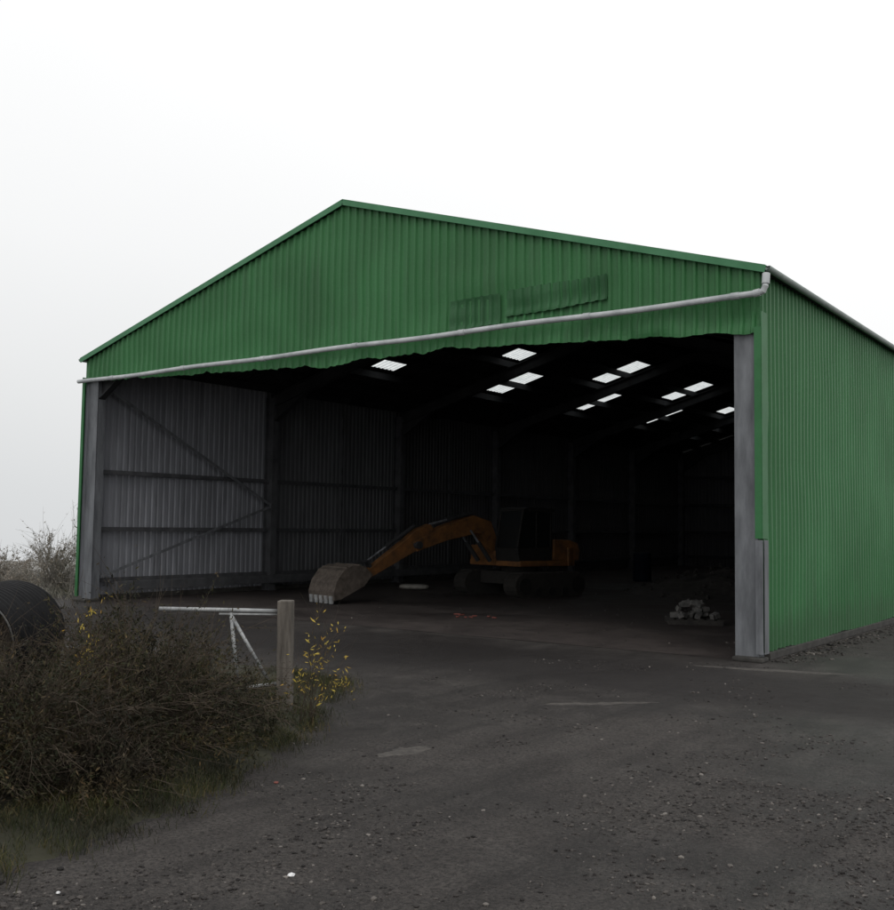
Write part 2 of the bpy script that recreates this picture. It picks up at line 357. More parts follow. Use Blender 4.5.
for i,y in enumerate(YS):
    for sx in (-1,1):
        xo=-.20 if sx>0 else -W+.19
        mb=MB(); mb.ibeam((xo,y,0),(xo,y,HE-.25),.28,.2,up=(1,0,0)); 
        mb.box((xo,y,.022),(.30,.26,.02)); mb.make("column",M_steel if i<1 else M_rail,shed)
        xe=-.3 if sx>0 else -W+.3
        mb=MB(); mb.ibeam((xe,y,HE-.32),(-W/2,y,HA-.42),.30,.16); 
        mb.make("rafter",M_darksteel,shed)
        q=1 if sx<0 else -1; mb=MB(); mb.extr([(xe,HE-.45),(xe+q*1.1,HE-.45+sl*1.1),(xe,HE-.85)],y-.01,y+.01); mb.bar((xe,y,HE-.85),(xe+q*1.1,y,HE-.47+sl*1.1),.16,.02); mb.make("haunch",M_darksteel,shed)
for X in (-W+.1,-.12):
    for z in (.42,1.5,2.72):
        mb=MB(); mb.bar((X,.35,z),(X,D-.1,z),.08,.09); mb.make("wall_rail",M_rail,shed)
for z in (.42,1.5,2.72,3.95,5.2):
    hw=0 if z<5 else 1.4
    mb=MB(); mb.bar((-W+.35+hw,D-.12,z),(-.35-hw,D-.12,z),.1,.13); mb.make("wall_rail",M_darksteel,shed)
for x in (-10.8,-7.2,-3.6):
    mb=MB(); mb.ibeam((x,D-.3,0),(x,D-.3,HE-.1),.2,.16,up=(0,1,0)); mb.make("gable_post",M_darksteel,shed)
for a,b in (((.3,4.5),(5.2,2.12)),((5.2,2.08),(.3,.5))):
    mb=MB(); mb.bar((-W+.3,a[0],a[1]),(-W+.3,b[0],b[1]),.02,.06); mb.make("diagonal_brace",M_steel,shed)
for y in (8.05,13.1):
    mb=MB(); mb.bar((-W+.12,y,.1),(-W+.12,y,4.6),.05,.05,up=(1,0,0)); mb.make("sheeting_post",M_rail,shed)
mb=MB(); mb.bar((-W+.42,.6,.30),(-W+.42,15,.30),.1,.2); mb.make("crash_rail",M_rail,shed,bevel=.01)
mb=MB(); mb.ibeam((-W+.3,.16,4.78),(-.3,.16,4.72),.22,.14); mb.make("lintel_beam",M_darksteel,shed)
mb=MB(); mb.box((-.21,.045,2.22),(.30,.012,4.42)); mb.box((-.365,.10,2.22),(.012,.12,4.42)); mb.make("door_jamb",M_steel,shed)
mb=MB(); mb.box((-W+.20,.045,2.35),(.32,.012,4.68)); mb.make("door_jamb",M_steel,shed)
mb=MB(); mb.box((-.02,-.062,2.95),(.09,.012,2.75)); mb.box((.026,.05,3.05),(.012,.22,2.95)); mb.make("corner_trim",M_trim,shed)
mb=MB(); mb.box((-.012,-.068,.83),(.095,.014,1.45)); mb.box((.0425,.04,.83),(.010,.15,1.45)); o=mb.make("corner_guard",M_steel,shed,bevel=.003); o["label"]="scuffed grey steel guard on the wall corner"
mb=MB(); mb.box((-W-.0,-.062,2.35),(.08,.012,4.5)); mb.box((-W-.046,.06,2.4),(.012,.24,4.6)); mb.make("corner_trim",M_trim,shed)
mb=MB(); mb.box((-.045,D/2+.1,.05),(.12,D-.3,.10)); mb.make("concrete_upstand",M_concrete,shed,bevel=.012)
mb=MB(); mb.box((-W+.0,D/2+.1,.052),(.13,D-.3,.105)); mb.make("concrete_upstand",M_concrete,shed,bevel=.012)
mb=MB(); mb.box((-.17,.03,.03),(.40,.26,.06)); mb.make("column_footing",M_concrete,shed,bevel=.02)
mb=MB(); mb.box((-W+.18,.05,.03),(.46,.36,.06)); mb.make("column_footing",M_concrete,shed,bevel=.02)
for q in (1,-1):
    xe=OV if q==1 else -W-OV; e0=Vector((xe,-.10,HE-sl*OV+.015)); e1=Vector((-W/2,-.10,HA+.015))
    mb=MB(); mb.bar(e0,e1,.02,.09); mb.bar(e0+Vector((0,.10,.051)),e1+Vector((0,.10,.051)),.22,.010); mb.make("verge_flashing",M_verge,shed)
mb=MB(); 
for q in (1,-1): mb.bar((-W/2+q*.13,.02,HA+.02),(-W/2+q*.13,D+.1,HA+.02),.28,.012,up=(q*sa,0,ca))
mb.make("ridge_cap",M_verge,shed)
for X in (.115,-W-.115):
    mb=MB(); prof=[(math.cos(a),math.sin(a)) for a in [math.pi+math.pi*k/8 for k in range(9)]]
    vs=[];fs=[]; r1=.05
    for y in (-.1,D+.1):
        for r in (r1,r1-.006):
            for c_,s_ in prof: vs.append((X+r*c_,y,HE+.022+r*s_*1.2))
    for k in range(8):
        fs+=[(k,k+1,18+k+1,18+k),(9+k,18+9+k,18+9+k+1,9+k+1),(k,9+k,10+k,k+1),(18+k,19+k,28+k,27+k)]
    fs+=[(0,18,27,9),(8,17,35,26)]
    fs.append(tuple(range(9)))
    mb.add(vs,fs)
    mb.make("gutter",M_gutter,shed,smooth=True)
pr=Vector((.03,-.16,4.74)); pl=Vector((-W-.05,-.16,4.60))
mb=MB(); N=40
pth=[pl+(pr-pl)*i/N+Vector((0,0,-.02*math.sin(i/N*math.pi*4)**2)) for i in range(N+1)]
pth+=[Vector((.09,-.16,4.76)),Vector((.12,-.16,4.82)),Vector((.12,-.14,4.90))]
mb.tube(pth,.042,14)
for k in range(0,7):
    i=3+k*6; mb.tube([pth[i],pth[i]+Vector((.11,0,.001))],.049,14)
mb.tube([(.12,-.15,4.85),(.12,-.12,4.99)],.050,14); mb.tube([(-.03,-.16,4.738),(.05,-.16,4.75)],.050,14)
mb.make("rainwater_pipe",M_pipe,shed,smooth=False)

# ---------------------------------------------------------------- excavator
EX=Vector((-9.02,8.72,0.004)); ex=empty("excavator",EX,"orange tracked excavator parked with its bucket lowered to the floor","excavator",math.atan2(-.975,-.22)); ex.scale=(.92,.92,.86)
def P(mb,name,mat,bevel=0,par=None,smooth=False):
    return mb.make(name,mat,par or ex,bevel=bevel,world=False,smooth=smooth)
for sy in (-1,1):
    y0,y1=sy*.72,sy*1.17; y0,y1=min(y0,y1),max(y0,y1)
    L=1.0;r=.33; pts=[]
    for k in range(9): a=-math.pi/2+math.pi*k/8; pts.append((L+r*math.cos(a),r+r*math.sin(a)))
    for k in range(9): a=math.pi/2+math.pi*k/8; pts.append((-L+r*math.cos(a),r+r*math.sin(a)))
    mb=MB(); mb.extr(pts,y0,y1)
    for k in range(16):
        x=-1.05+2.1*k/15
        for z in (.0+.012,2*r+.01): mb.box((x,(y0+y1)/2,z),(.07,.44,.03))
    tr=P(mb,"track",M_track)
    for x,rr in ((-1.0,.24),(1.0,.22),(-.5,.12),(0,.12),(.5,.12)):
        mb=MB(); yo=y1 if sy>0 else y0; mb.tube([(x,yo-.02,.33 if rr>.2 else .16),(x,yo+.03*sy,.33 if rr>.2 else .16)],rr,16); P(mb,"track_wheel",M_black,par=tr)
mb=MB(); mb.box((0,0,.5),(1.5,1.5,.35)); mb.tube([(0,0,.66),(0,0,.84)],.5,24); P(mb,"track_frame",M_track,.02)
mb=MB(); mb.box((-.1,0,.92),(2.1,1.9,.16)); P(mb,"slew_deck",M_orange,.03)
mb=MB(); pts=[(-1.35,.98),(-1.40,1.30),(-1.28,1.50),(-1.0,1.58),(-.35,1.60),(-.3,1.0)]; mb.extr(pts,-.93,.93); P(mb,"engine_cover",M_orange,.05)
mb=MB(); 
arc=[(-.85-.80*math.cos(a)*.9,1.0*math.sin(a)) for a in [math.radians(-90+180*k/12) for k in range(13)]]
vs=[(x,y,.84) for x,y in arc]+[(x,y,1.36) for x,y in arc]; n=13
mb.add(vs,[(i,i+1,i+1+n,i+n) for i in range(n-1)]+[tuple(range(n)),tuple(reversed(range(n,2*n))),(n-1,0,n,2*n-1)]); P(mb,"counterweight",M_orange,.03)
mb=MB(); mb.box((.35,-.6,1.2),(1.2,.65,.42)); P(mb,"side_locker",M_orange,.04)
mb=MB(); mb.tube([(-.9,-.5,1.55),(-.9,-.5,1.95)],.05,12); P(mb,"exhaust",M_black)
mb=MB(); mb.extr([(-.28,.98),(.95,.98),(1.02,1.35),(-.28,1.38)],.08,.92)
def post(a,b): mb.bar((a[0],a[1],a[2]),(b[0],b[1],b[2]),.055,.055,up=(0,1,0))
for y in (.11,.89): post((-.25,y,1.36),(-.25,y,2.36)); post((1.0,y,1.34),(.80,y,2.36))
post((.3,.89,1.36),(.3,.89,2.36))
mb.extr([(-.34,2.36),(.86,2.36),(.82,2.44),(.6,2.48),(-.2,2.48),(-.34,2.43)],.06,.94); cab=P(mb,"cab",M_black,.010)
def pane(vs): 
    q=MB(); q.add(vs,[(0,1,2,3)]); P(q,"window",M_glass,par=cab)
pane([(.99,.13,1.36),(.99,.87,1.36),(.80,.87,2.35),(.80,.13,2.35)]); pane([(-.25,.13,1.40),(-.25,.87,1.40),(-.25,.87,2.35),(-.25,.13,2.35)])
pane([(-.22,.89,1.39),(.27,.89,1.39),(.27,.89,2.35),(-.22,.89,2.35)]); pane([(.33,.89,1.38),(.96,.89,1.36),(.78,.89,2.35),(.33,.89,2.35)]); pane([(-.22,.11,1.39),(.96,.11,1.37),(.78,.11,2.35),(-.22,.11,2.35)])
mb=MB(); mb.ribbon([(.75,1.1,.28),(1.22,1.90,.50),(1.62,1.98,.52),(2.6,1.74,.40),(3.6,1.38,.28)],-.34,-.04); P(mb,"boom",M_orange,.02)
mb=MB(); mb.box((.8,-.19,1.05),(.36,.5,.4)); P(mb,"boom_bracket",M_orange,.02)
mb=MB(); mb.ribbon([(3.05,1.92,.16),(3.40,1.62,.50),(3.75,1.40,.42),(5.15,.60,.18)],-.29,-.09); P(mb,"stick",M_orange,.015)
mb=MB(); mb.tube([(3.55,-.42,1.42),(3.55,.04,1.42)],.10,14); P(mb,"pivot_pin",M_darksteel)
def ram(p0,p1,r):
    p0=Vector((p0[0],p0[2],p0[1]));p1=Vector((p1[0],p1[2],p1[1])); m_=p0+(p1-p0)*.62
    mb=MB(); mb.tube([p0,m_],r,12); o=P(mb,"hydraulic_ram",M_darksteel); mb=MB(); mb.tube([m_,p1],r*.5,10); P(mb,"ram_rod",M_steel,par=o)
ram((1.15,.98,-.42),(1.85,1.82,-.42),.06); ram((1.15,.98,.04),(1.85,1.82,.04),.06)
ram((1.6,2.30,-.19),(3.05,1.97,-.19),.06); ram((3.55,1.92,-.19),(5.0,1.02,-.19),.05)
mb=MB(); mb.bar((5.0,-.19,1.02),(5.45,-.19,.95),.14,.05); mb.bar((5.0,-.19,1.0),(4.85,-.19,.72),.16,.05); P(mb,"bucket_link",M_darksteel)
BW=.48; prof=[(5.20,.70),(5.45,.92),(5.75,.94),(6.03,.82),(6.22,.56),(6.30,.30),(6.28,.10)]
mb=MB(); n=len(prof)
inn=[(x-.035*(.4+i*.12),z-.035) for i,(x,z) in enumerate(prof)]
vs=[]
for y in (-BW-.19,BW-.19): vs+=[(x,y,z) for x,z in prof]
for y in (-BW-.19,BW-.19): vs+=[(x,y,z) for x,z in inn]
fs=[]
for i in range(n-1):
    fs.append((i,i+1,n+i+1,n+i)); fs.append((2*n+i,3*n+i,3*n+i+1,2*n+i+1))
fs+=[(n-1,2*n+n-1,3*n+n-1,2*n-1),(0,n,3*n,2*n)]
mb.add(vs,fs); 
for y in (-BW-.19-.015,BW-.19+.015): mb.extr(prof+[(6.1,.12),(5.45,.42)],y-.015,y+.015)
for x in (5.55,5.92): mb.box((x,-.19,.94 if x<5.7 else .88),(.05,2*BW,.04))
bk=mb.make("bucket",M_bucket,ex,world=False)
for k in range(5):
    y=-BW-.19+.09+k*(2*BW-.18)/4; mb=MB(); mb.extr([(6.25,.20),(6.33,.20),(6.31,.0+.01),(6.26,.01)],y-.05,y+.05); P(mb,"tooth",M_galv,.005,bk)

# ---------------------------------------------------------------- interior clutter
def rock(mb,c,r,rr):
    bm=bmesh.new(); bmesh.ops.create_icosphere(bm,subdivisions=1,radius=1); s=[rr.uniform(.6,1.2) for _ in range(3)]
    rot=Matrix.Rotation(rr.uniform(0,6),3,Vector((rr.random(),rr.random(),rr.random()+.1)).normalized())
    vs=[]
    for v in bm.verts:
        p=v.co*rr.uniform(.8,1.1); vs.append(Vector(c)+rot@Vector((p.x*s[0],p.y*s[1],p.z*s[2]))*r)
    fs=[tuple(v.index for v in f.verts) for f in bm.faces]; bm.free(); mb.add(vs,fs)
def heap(cx,cy,rx,ry,h,seed,label,n=160):
    rr=random.Random(seed); mb=MB(); G=26; vs=[];fs=[]
    for i in range(G+1):
        for j in range(G+1):
            x=-1+2*i/G;y=-1+2*j/G; d=math.hypot(x,y); z=h*max(0,1-d)**.8*(.8+.5*noise.noise(Vector((x*3,y*3,seed))))
            vs.append((cx+x*rx,cy+y*ry,z+.001))
    for i in range(G):
        for j in range(G): a=i*(G+1)+j; fs.append((a,a+G+1,a+G+2,a+1))
    mb.add(vs,fs)
    for _ in range(n):
        a=rr.uniform(0,6.28); q=rr.random()**.6*1.05; z=h*max(0,1-q)**.8
        rock(mb,(cx+rx*q*math.cos(a),cy+ry*q*math.sin(a),z+.01),rr.uniform(.02,.09),rr)
    tag(mb.make("rubble_heap",M_rubble),label,"rubble")
heap(-5.4,12.5,2.4,2.0,.75,3,"low dark heap of broken rubble on the shed floor",140)
pal=empty("pallet",(-2.75,4.45,.004),"small grey wooden pallet standing on the shed floor","pallet",.5)
mb=MB()
for k in range(6): mb.box((-.5+k*.2,0,.115),(.12,.8,.02))
for y in (-.35,0,.35): mb.box((0,y,.06),(1.12,.09,.085))
for y in (-.35,0,.35): mb.box((0,y,.01),(1.12,.1,.016))
mb.make("pallet_boards",M_rubble,pal,world=False); pal.scale=(.85,.85,.85)
rr=random.Random(9)
for k in range(26):
    lay=0 if k<11 else (1 if k<19 else 2); x=rr.uniform(-.42,.42)*(1-.25*lay); y=rr.uniform(-.3,.3)*(1-.3*lay)
    q=rr.uniform(.5,1.1); o=MB(); o.box((0,0,0),(.19*q,.12*q,.09)); o=o.make("concrete_block",M_block,bevel=.012)
    a=.5; o.location=(-2.75+x*math.cos(a)-y*math.sin(a),4.45+x*math.sin(a)+y*math.cos(a),.165+lay*.095); o.rotation_euler=(rr.uniform(-.4,.4),rr.uniform(-.4,.4),rr.uniform(0,3))
    tag(o,"loose grey concrete block stacked on a pallet","block","blocks piled on the pallet")
mb=MB(); pts=[(.27,0),(.29,.03),(.28,.3),(.30,.33),(.28,.36),(.28,.6),(.30,.63),(.28,.66),(.28,.87),(.22,.9)]
n=20; vs=[];fs=[]
for r,z in pts:
    for k in range(n): a=2*math.pi*k/n; vs.append((r*math.cos(a),r*math.sin(a),z))
for i in range(len(pts)-1):
    for k in range(n): fs.append((i*n+k,i*n+(k+1)%n,(i+1)*n+(k+1)%n,(i+1)*n+k))
fs+=[tuple(reversed(range(n))),tuple(range((len(pts)-1)*n,len(pts)*n))]
mb.add(vs,fs); o=mb.make("drum",M_blue); o.location=(-9.6,17.0,.005); tag(o,"dark blue plastic drum standing on the shed floor","drum")
mb=MB(); vs=[];fs=[];a_,b_=12,16
for i in range(a_+1):
    for j in range(b_):
        u=math.pi*i/a_; v=2*math.pi*j/b_; q=lambda t,p: math.copysign(abs(t)**p,t)
        vs.append((.38*q(math.cos(u),.6),.22*q(math.sin(u),.6)*q(math.cos(v),.7),.075+.07*q(math.sin(u),.6)*math.sin(v)))
for i in range(a_):
    for j in range(b_): fs.append((i*b_+j,i*b_+(j+1)%b_,(i+1)*b_+(j+1)%b_,(i+1)*b_+j))
mb.add(vs,fs); o=mb.make("light_spot_solid",M_lightspot,smooth=True); o.location=(-11.9,8.2,.005); o.rotation_euler=(0,0,.5); tag(o,"pale solid standing in for light at the wall foot","light_spot")  # made-up pale solid standing in for light through the wall gap

# ---------------------------------------------------------------- open black pipe by the shrubs
cu=empty("culvert_pipe",(-3.58,-8.66,0.05),"black ribbed plastic culvert pipe lying on its side","pipe",math.radians(-50))
RC=.48; ZC=.60
mb=MB(); n=48; vs=[];fs=[]; prof=[]
for k in range(13): prof+= [(k*.1,RC-.03),(k*.1+.03,RC),(k*.1+.06,RC),(k*.1+.09,RC-.03)]
for x,r in prof:
    for k in range(n): a=2*math.pi*k/n; vs.append((-x,r*math.cos(a),ZC+r*math.sin(a)))
for i in range(len(prof)-1):
    for k in range(n): fs.append((i*n+k,i*n+(k+1)%n,(i+1)*n+(k+1)%n,(i+1)*n+k))
o_=len(vs)
for x,r in ((0,RC-.03),(0,RC-.06),(1.25,RC-.06),(1.25,RC-.03)):
    for k in range(n): a=2*math.pi*k/n; vs.append((-x,r*math.cos(a),ZC+r*math.sin(a)))
for i in range(3):
    for k in range(n): fs.append((o_+i*n+k,o_+i*n+(k+1)%n,o_+(i+1)*n+(k+1)%n,o_+(i+1)*n+k))
mb.add(vs,fs); mb.make("pipe_shell",M_blackpl,cu,world=False,smooth=True)
mb=MB(); mb.add([(-.35,(RC-.065)*math.cos(2*math.pi*k/n),ZC+(RC-.065)*math.sin(2*math.pi*k/n)) for k in range(n)],[tuple(range(n))]); mb.make("end_plate",M_lining,cu,world=False)
mb=MB(); mb.tube([(.006,(RC-.045)*math.cos(2*math.pi*k/n),ZC+(RC-.045)*math.sin(2*math.pi*k/n)) for k in range(n+1)],.008,6,False); mb.make("rim",M_rim,cu,world=False,smooth=True)

# ---------------------------------------------------------------- post + gate
PX,PY=-1.95,-6.6
mb=MB(); mb.box((0,0,.49),(.125,.12,1.06)); mb=mb.make("fence_post",M_wood,bevel=.012); mb.location=(PX,PY,0); mb.rotation_euler=(.015,-.01,.5); tag(mb,"weathered square timber gate post at the verge edge","post")
gx,gy=-2.65+.05,-7.29+.04
gate=empty("field_gate",(PX,PY,0),"bent whitish galvanised tube gate hanging from a timber post","gate")
def gp(t,z): return Vector((PX-.06+(gx-PX)*t,PY-.05+(gy-PY)*t,z))
mb=MB(); mb.tube([gp(0,.925),gp(.5,.935),gp(1.10,.945)],.018,10); mb.tube([gp(.0,.895),gp(.55,.90)],.010,8); mb.make("top_rail",M_galv,gate,smooth=True)
mb=MB(); mb.tube([gp(0,.30),gp(.7,.22),gp(1.0,.16)],.016,10); mb.make("bottom_rail",M_galv,gate,smooth=True)
mb=MB(); mb.tube([gp(.45,.91),gp(.08,.33)],.016,10); mb.make("strut",M_galv,gate,smooth=True)
mb=MB(); mb.tube([gp(.44,.91),gp(.36,.30)],.016,10); mb.make("strut",M_galv,gate,smooth=True)

# ---------------------------------------------------------------- shrubs
def leaves(pts,size,g,long=2.4):
    n=len(pts); P_=np.array(pts); a=g.normal(size=(n,3)); a[:,2]+=.6; a/=np.linalg.norm(a,axis=1)[:,None]; b=g.normal(size=(n,3)); b-= (b*a).sum(1)[:,None]*a; b/=np.linalg.norm(b,axis=1)[:,None]
    s=size*g.uniform(.5,1.4,size=(n,1)); V=np.stack([P_-a*s*long/2,P_+b*s*.33,P_+a*s*long/2,P_-b*s*.33],axis=1).reshape(-1,3)
    return V.tolist(),[(4*i,4*i+1,4*i+2,4*i+3) for i in range(n)]
def shrub(name,c,rx,ry,h,nb,nl,size,ml,mt,seed,label,cat="shrub",start=.35,tw=.006,droop=.25,spread=.2,minup=.0,jit=.03,fill=0,sub=5,wild=.06,wk=1.15,yoff=(0,0)):
    g=np.random.default_rng(seed); e=empty(name,(c[0],c[1],0),label,cat); mb=MB(); lp=[]
    for i in range(nb):
        th=g.uniform(0,2*math.pi); el=math.asin(min(1,minup+(1-minup)*g.random())); 
        k=g.uniform(.70,1.03)*(1+.16*math.sin(3*th+seed)+.10*math.sin(7*th)+.14*math.sin(5*el+seed))
        wd=g.random()<wild
        if wd: k*=g.uniform(1.05,wk)
        end=np.array([rx*k*math.cos(el)*math.cos(th),ry*k*math.cos(el)*math.sin(th),h*k*max(.12,math.sin(el))])
        end[:2]+=yoff
        st=np.array([g.normal()*rx*spread*.6,g.normal()*ry*spread*.6,0]); path=[]
        ctl=st*.5+end*.45+np.array([0,0,h*(droop+(.25 if wd else 0))])
        for t in np.linspace(0,1,7): path.append((1-t)**2*st+2*t*(1-t)*ctl+t*t*end+g.normal(size=3)*.02*t)
        mb.tube([Vector(p)+Vector((c[0],c[1],0)) for p in path],[tw*(1-.8*t) for t in np.linspace(0,1,7)],3,False)
        for s in range(sub):
            j=g.integers(2,6); p0=path[j]; d=(path[j+1]-path[j]); d=d/np.linalg.norm(d)+g.normal(size=3)*.6+np.array([0,0,.3]); L=g.uniform(.08,.24)*h
            p1=p0+d*L*.5; p2=p0+d*L+g.normal(size=3)*.02; p2[2]=max(p2[2],.02)
            mb.tube([Vector(q)+Vector((c[0],c[1],0)) for q in (p0,p1,p2)],[tw*.4,tw*.28,tw*.15],3,False)
            if wd and g.random()<.6: continue
            for t in g.random(max(1,int(nl/nb/1.5/sub))): q=p0+(p2-p0)*t+g.normal(size=3)*jit*.5; lp.append(q)
        m=int(nl/nb/3); hi=1.0 if not wd else max(.85,min(1.0,start+.08))
        for t in g.uniform(start,hi,m):
            i0=min(5,int(t*6)); fr=t*6-i0; q=path[i0]*(1-fr)+path[i0+1]*fr+g.normal(size=3)*jit*.8; lp.append(q)
    for _ in range(fill):
        th=g.uniform(0,2*math.pi); el=math.asin(g.random()); kk=(1+.16*math.sin(3*th+seed)+.10*math.sin(7*th)+.14*math.sin(5*el+seed))*g.uniform(.6,.98)
        cc=np.array([rx*kk*math.cos(el)*math.cos(th),ry*kk*math.cos(el)*math.sin(th),h*kk*max(.05,math.sin(el))])
        if noise.noise(Vector(cc*4.5)+Vector((seed,0,0)))<-.06: continue
        sp=g.uniform(.03,.08); ax=g.normal(size=3)*.7+cc/np.linalg.norm(cc)+np.array([0,0,.7]); ax/=np.linalg.norm(ax)
        for q in g.normal(size=(int(g.integers(25,60)),3))*sp*.35: lp.append(cc+q+ax*g.normal()*sp*2.0)
    lp=[(p[0]+c[0],p[1]+c[1],max(.01,p[2])) for p in lp]
    mb.make("branches",mt,e,fix=False)
    V,Fc=leaves(lp,size,g); m2=MB(); m2.v=V; m2.f=Fc; m2.make("foliage",ml,e,fix=False)
    return e
L1="dense dark brown-green shrub growing on the verge"
GR="dark shrubs massed along the verge"
for a,fl in [(((-1.35,-9.65),1.03,1.0,.95,380,18000,.014,M_leaf,M_twig,11),600),(((-1.35,-8.75),.83,.85,1.06,360,16000,.014,M_leaf,M_twig,12),540),
          (((-1.75,-7.85),.70,.66,.86,280,11000,.013,M_leaf,M_twig,13),360),(((-2.8,-9.2),1.0,1.0,1.02,260,12000,.016,M_leaf2,M_twig,14),380),(((-.85,-9.35),.6,.6,.5,190,8000,.013,M_leaf2,M_twig,15),210),
          (((-2.55,-8.0),.7,.7,.92,220,9000,.014,M_leaf,M_twig,16),290)]:
    e=shrub("shrub",*a,L1,fill=fl,tw=.005,sub=6,wild=.3,wk=1.32); e["group"]=GR
shrub("young_tree",(-1.50,-6.80),.38,.38,.95,22,300,.017,M_yellow,M_twig,21,"spindly sapling with yellow autumn leaves beside the gate post","sapling",tw=.0035,minup=.45,start=.55,yoff=(.12,.08),jit=.03)
shrub("young_tree",(-1.95,-8.62),.20,.20,1.16,10,220,.017,M_yellow,M_twig,22,"sapling tip with yellow leaves rising from the dark shrubs","sapling",start=.88,tw=.0035,minup=.9,droop=.05,sub=3,jit=.035)
for i,(c,r,h,fl) in enumerate([((-17.0,1.1),.95,1.65,70),((-18.6,.6),1.0,1.0,50),((-20.2,-.6),1.3,.85,50),((-16.0,-.4),.6,.6,20)]):
    e=shrub("hedge_shrub",c,r,r,h,130,3500,.028,M_pale,M_paletwig,30+i,"hazy brownish autumn shrub standing in the mist","shrub",tw=.008,fill=fl,sub=6,wild=.2); e["group"]="hazy shrubs beside the shed"
shrub("hedge_shrub",(-15.7,.7),.22,.22,1.8,4,40,.03,M_pale,M_paletwig,40,"tall thin bare weed stems beside the shed corner","shrub",start=.8,tw=.007,minup=.92)

EDGE=[(-2.9,-4.9),(-2.35,-5.5),(-1.7,-6.55),(-1.15,-7.4),(-.7,-8.3),(-.35,-9.2),(-.15,-10.0),(0.1,-11.2),(.2,-12.5)]
def vergem():
    vs=[];r=random.Random(2); fs=[]
    E=[]
    for (a,b) in zip(EDGE,EDGE[1:]):
        for k in range(8): t=k/8; E.append((a[0]+(b[0]-a[0])*t+r.uniform(-.06,.06),a[1]+(b[1]-a[1])*t+r.uniform(-.05,.05)))
    for (x,y) in E:
        for j,(dx,z) in enumerate(((0.05,-.005),(-.12,.055),(-.35,.09),(-1.2,.12),(-6,.12))): vs.append((x+dx,y+dx*.25,z+r.uniform(0,.015)*(j>0)+ (yz(x,y) if j==0 else 0)))
    for i in range(len(E)-1):
        for j in range(4): a=i*5+j; fs.append((a,a+5,a+6,a+1))
    mb=MB(); mb.add(vs,fs); o=mb.make("verge_terrain",M_soil,smooth=True); struct(o); return E
E=vergem()
g=np.random.default_rng(5)
def blade(V,Fc,x,y,z0,h,w,g):
    a=g.uniform(0,6.28); lx,ly=math.cos(a),math.sin(a); b=g.uniform(0,6.28); bend=h*g.uniform(.3,1.1); i=len(V)
    V.extend([(x-lx*w,y-ly*w,z0),(x+lx*w,y+ly*w,z0),(x+math.cos(b)*bend*.35+lx*w*.7,y+math.sin(b)*bend*.35+ly*w*.7,z0+h*.6),(x+math.cos(b)*bend*.35-lx*w*.7,y+math.sin(b)*bend*.35-ly*w*.7,z0+h*.6),(x+math.cos(b)*bend,y+math.sin(b)*bend,z0+h*.9)])
    Fc.extend([(i,i+1,i+2,i+3),(i+3,i+2,i+4)])
V=[];Fc=[]
for _ in range(34000):
    e=E[g.integers(0,len(E))]; d=g.random()**1.4*1.3; x=e[0]-d+g.normal()*.11+.07; y=e[1]-d*.25+g.normal()*.08
    cl=noise.noise(Vector((x*3,y*3,0)))
    if cl<-.25: continue
    blade(V,Fc,x,y,yz(x,y)+min(.08,d*.25),g.uniform(.025,.085)*(1+cl*1.6),.0018,g)
mb=MB(); mb.v=V; mb.f=Fc; o=mb.make("verge_grass",M_grass,fix=False); o["kind"]="stuff"
V=[];Fc=[]
for _ in range(5000):
    x=g.uniform(-22,-14.8); y=g.uniform(-4,4); blade(V,Fc,x,y,0,g.uniform(.10,.32),.009,g)
mb=MB(); mb.v=V; mb.f=Fc; o=mb.make("rough_grass",M_palegrass,fix=False); o["kind"]="stuff"

# ---------------------------------------------------------------- loose stones
ico=bmesh.new(); bmesh.ops.create_icosphere(ico,subdivisions=1,radius=1); iv=np.array([v.co[:] for v in ico.verts]); itf=np.array([[v.index for v in f.verts] for f in ico.faces]); ico.free()
def stones(name,n,gen,smin,smax,mat,seed,pw=2.4):
    g=np.random.default_rng(seed); V=[];Fx=[]
    for i in range(n):
        x,y=gen(g); s=smin*(smax/smin)**(g.random()**pw); sc=g.uniform(.6,1.3,3)*s; sc[2]*=.6
        v=iv*g.uniform(.7,1.15,(len(iv),1))*sc; a=g.uniform(0,6.28); c_,s_=math.cos(a),math.sin(a)
        v=np.stack([v[:,0]*c_-v[:,1]*s_+x,v[:,0]*s_+v[:,1]*c_+y,v[:,2]+sc[2]*.2+yz(x,y)],1); o=len(V); V+=v.tolist(); Fx+=(itf+o).tolist()
    mb=MB(); mb.v=V; mb.f=[tuple(f) for f in Fx]; o=mb.make(name,mat,fix=False); o["kind"]="stuff"; return o
def near(g):
    while True:
        d=4.0+g.random()**1.5*9; s=g.uniform(-.42,.47); fx,fy=-math.sin(YAW),math.cos(YAW)
        x=CAMX+fx*d+math.cos(YAW)*s*d; y=CAMY+fy*d+math.sin(YAW)*s*d
        dens=noise.noise(Vector((x*.8,y*.8,2)))*1.5+noise.noise(Vector((x*2.5,y*2.5,5)))*.6+.15+(s*.6 if d<8 else -.1)
        r=math.hypot(x-14,y+17)
        for rr_ in (11.2,13.0,9.4): dens+=.35*math.exp(-((abs(r-rr_+.15*math.sin(x))-.3)/.12)**2)-.6*math.exp(-((r-rr_+.15*math.sin(x))/.15)**2)
        if dens>g.random()*.9 and x>-2.6 and y<-.3: return x,y
M_stone=leafm("loose_dark_stones",[(0,(.012,.0105,.010)),(.5,(.032,.0285,.0265)),(.9,(.075,.067,.061)),(1,(.18,.165,.15))],.65,0)
stones("gravel",20000,near,.0024,.0185,M_stone,7,2.9)
stones("gravel",1800,lambda g:(.06+abs(g.normal())*.22,g.uniform(.1,16)),.008,.05,M_stone,8)
stones("gravel",1400,lambda g:(g.uniform(-13,-.5),g.uniform(.2,11)),.004,.03,M_stone,9)
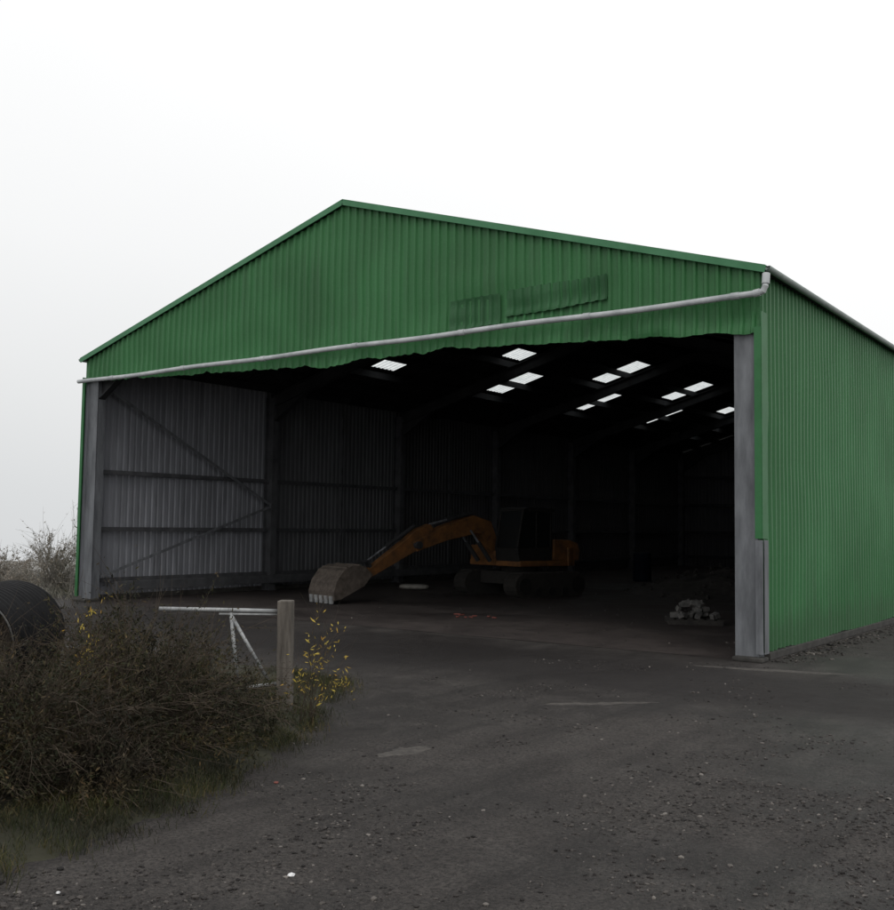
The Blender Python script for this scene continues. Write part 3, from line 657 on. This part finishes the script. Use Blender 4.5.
for i,(x,y,m_,c,s) in enumerate([(1.0,-9.55,M_litter,"white",.018),(.35,-10.35,M_litter,"white",.014),(-.35,-8.3,M_redlit,"red",.016)]):
    mb=MB(); rock(mb,(0,0,0),s,random.Random(i)); o=mb.make("litter",m_); o.location=(x,y,s*.4+yz(x,y)); o.scale.z=.5; tag(o,c+" scrap of litter lying on the wet yard","litter")
for i in range(9):
    mb=MB(); rr=random.Random(60+i); mb.box((0,0,0),(rr.uniform(.05,.13),.04,.025)); o=mb.make("brick_fragment",M_redlit,bevel=.006); o.location=(-6.4+rr.uniform(-.6,.6),2.6+rr.uniform(-.3,.3),.02); o.rotation_euler=(0,0,rr.uniform(0,3)); tag(o,"broken red brick fragment on the shed floor","brick","red fragments scattered on the shed floor")

# ---------------------------------------------------------------- sky and sun
w=bpy.data.worlds.new("World"); S.world=w; w.use_nodes=True; t=w.node_tree; t.nodes.clear()
out=t.nodes.new('ShaderNodeOutputWorld'); bg=t.nodes.new('ShaderNodeBackground'); t.links.new(bg.outputs[0],out.inputs[0])
sk=t.nodes.new('ShaderNodeTexSky'); sk.sky_type='NISHITA'; sk.sun_disc=False; sk.sun_elevation=math.radians(50); sk.sun_rotation=math.radians(150); sk.air_density=2; sk.dust_density=6
sc=t.nodes.new('ShaderNodeVectorMath'); sc.operation='SCALE'; sc.inputs['Scale'].default_value=.1; t.links.new(sk.outputs[0],sc.inputs[0])
tc=t.nodes.new('ShaderNodeTexCoord'); dt=t.nodes.new('ShaderNodeVectorMath'); dt.operation='DOT_PRODUCT'; t.links.new(tc.outputs['Generated'],dt.inputs[0]); dt.inputs[1].default_value=(.30,.05,1.0)
ns=t.nodes.new('ShaderNodeTexNoise'); ns.inputs['Scale'].default_value=1.6; ns.inputs['Detail'].default_value=3; t.links.new(tc.outputs['Generated'],ns.inputs['Vector'])
ad=t.nodes.new('ShaderNodeMath'); ad.operation='MULTIPLY_ADD'; ad.inputs[1].default_value=.12; t.links.new(ns.outputs['Fac'],ad.inputs[0]); t.links.new(dt.outputs['Value'],ad.inputs[2])
rp=t.nodes.new('ShaderNodeValToRGB'); e=rp.color_ramp.elements; e.new(.5); e.new(.6)
mp=t.nodes.new('ShaderNodeMath'); mp.operation='MULTIPLY_ADD'; mp.inputs[1].default_value=.8; mp.inputs[2].default_value=.3; t.links.new(ad.outputs[0],mp.inputs[0]); t.links.new(mp.outputs[0],rp.inputs[0])
for i,(p,c) in enumerate([(.06,(.62,.635,.645)),(.20,(.75,.765,.775)),(.38,(.95,.955,.96)),(.55,(1.06,1.06,1.06))]): e[i].position=p; e[i].color=(*c,1)
mx=t.nodes.new('ShaderNodeMix'); mx.data_type='RGBA'; mx.inputs[0].default_value=.96; t.links.new(sc.outputs[0],mx.inputs[6]); t.links.new(rp.outputs[0],mx.inputs[7]); t.links.new(mx.outputs[2],bg.inputs[0]); bg.inputs[1].default_value=1.0
sd=bpy.data.lights.new("sun",'SUN'); sd.energy=.5; sd.angle=math.radians(25); sd.color=(1,.97,.93); so=bpy.data.objects.new("sun",sd); COL.objects.link(so)
el,az=math.radians(50),math.radians(150); dr=Vector((math.sin(az)*math.cos(el),math.cos(az)*math.cos(el),math.sin(el))); so.rotation_euler=dr.to_track_quat('Z','Y').to_euler()
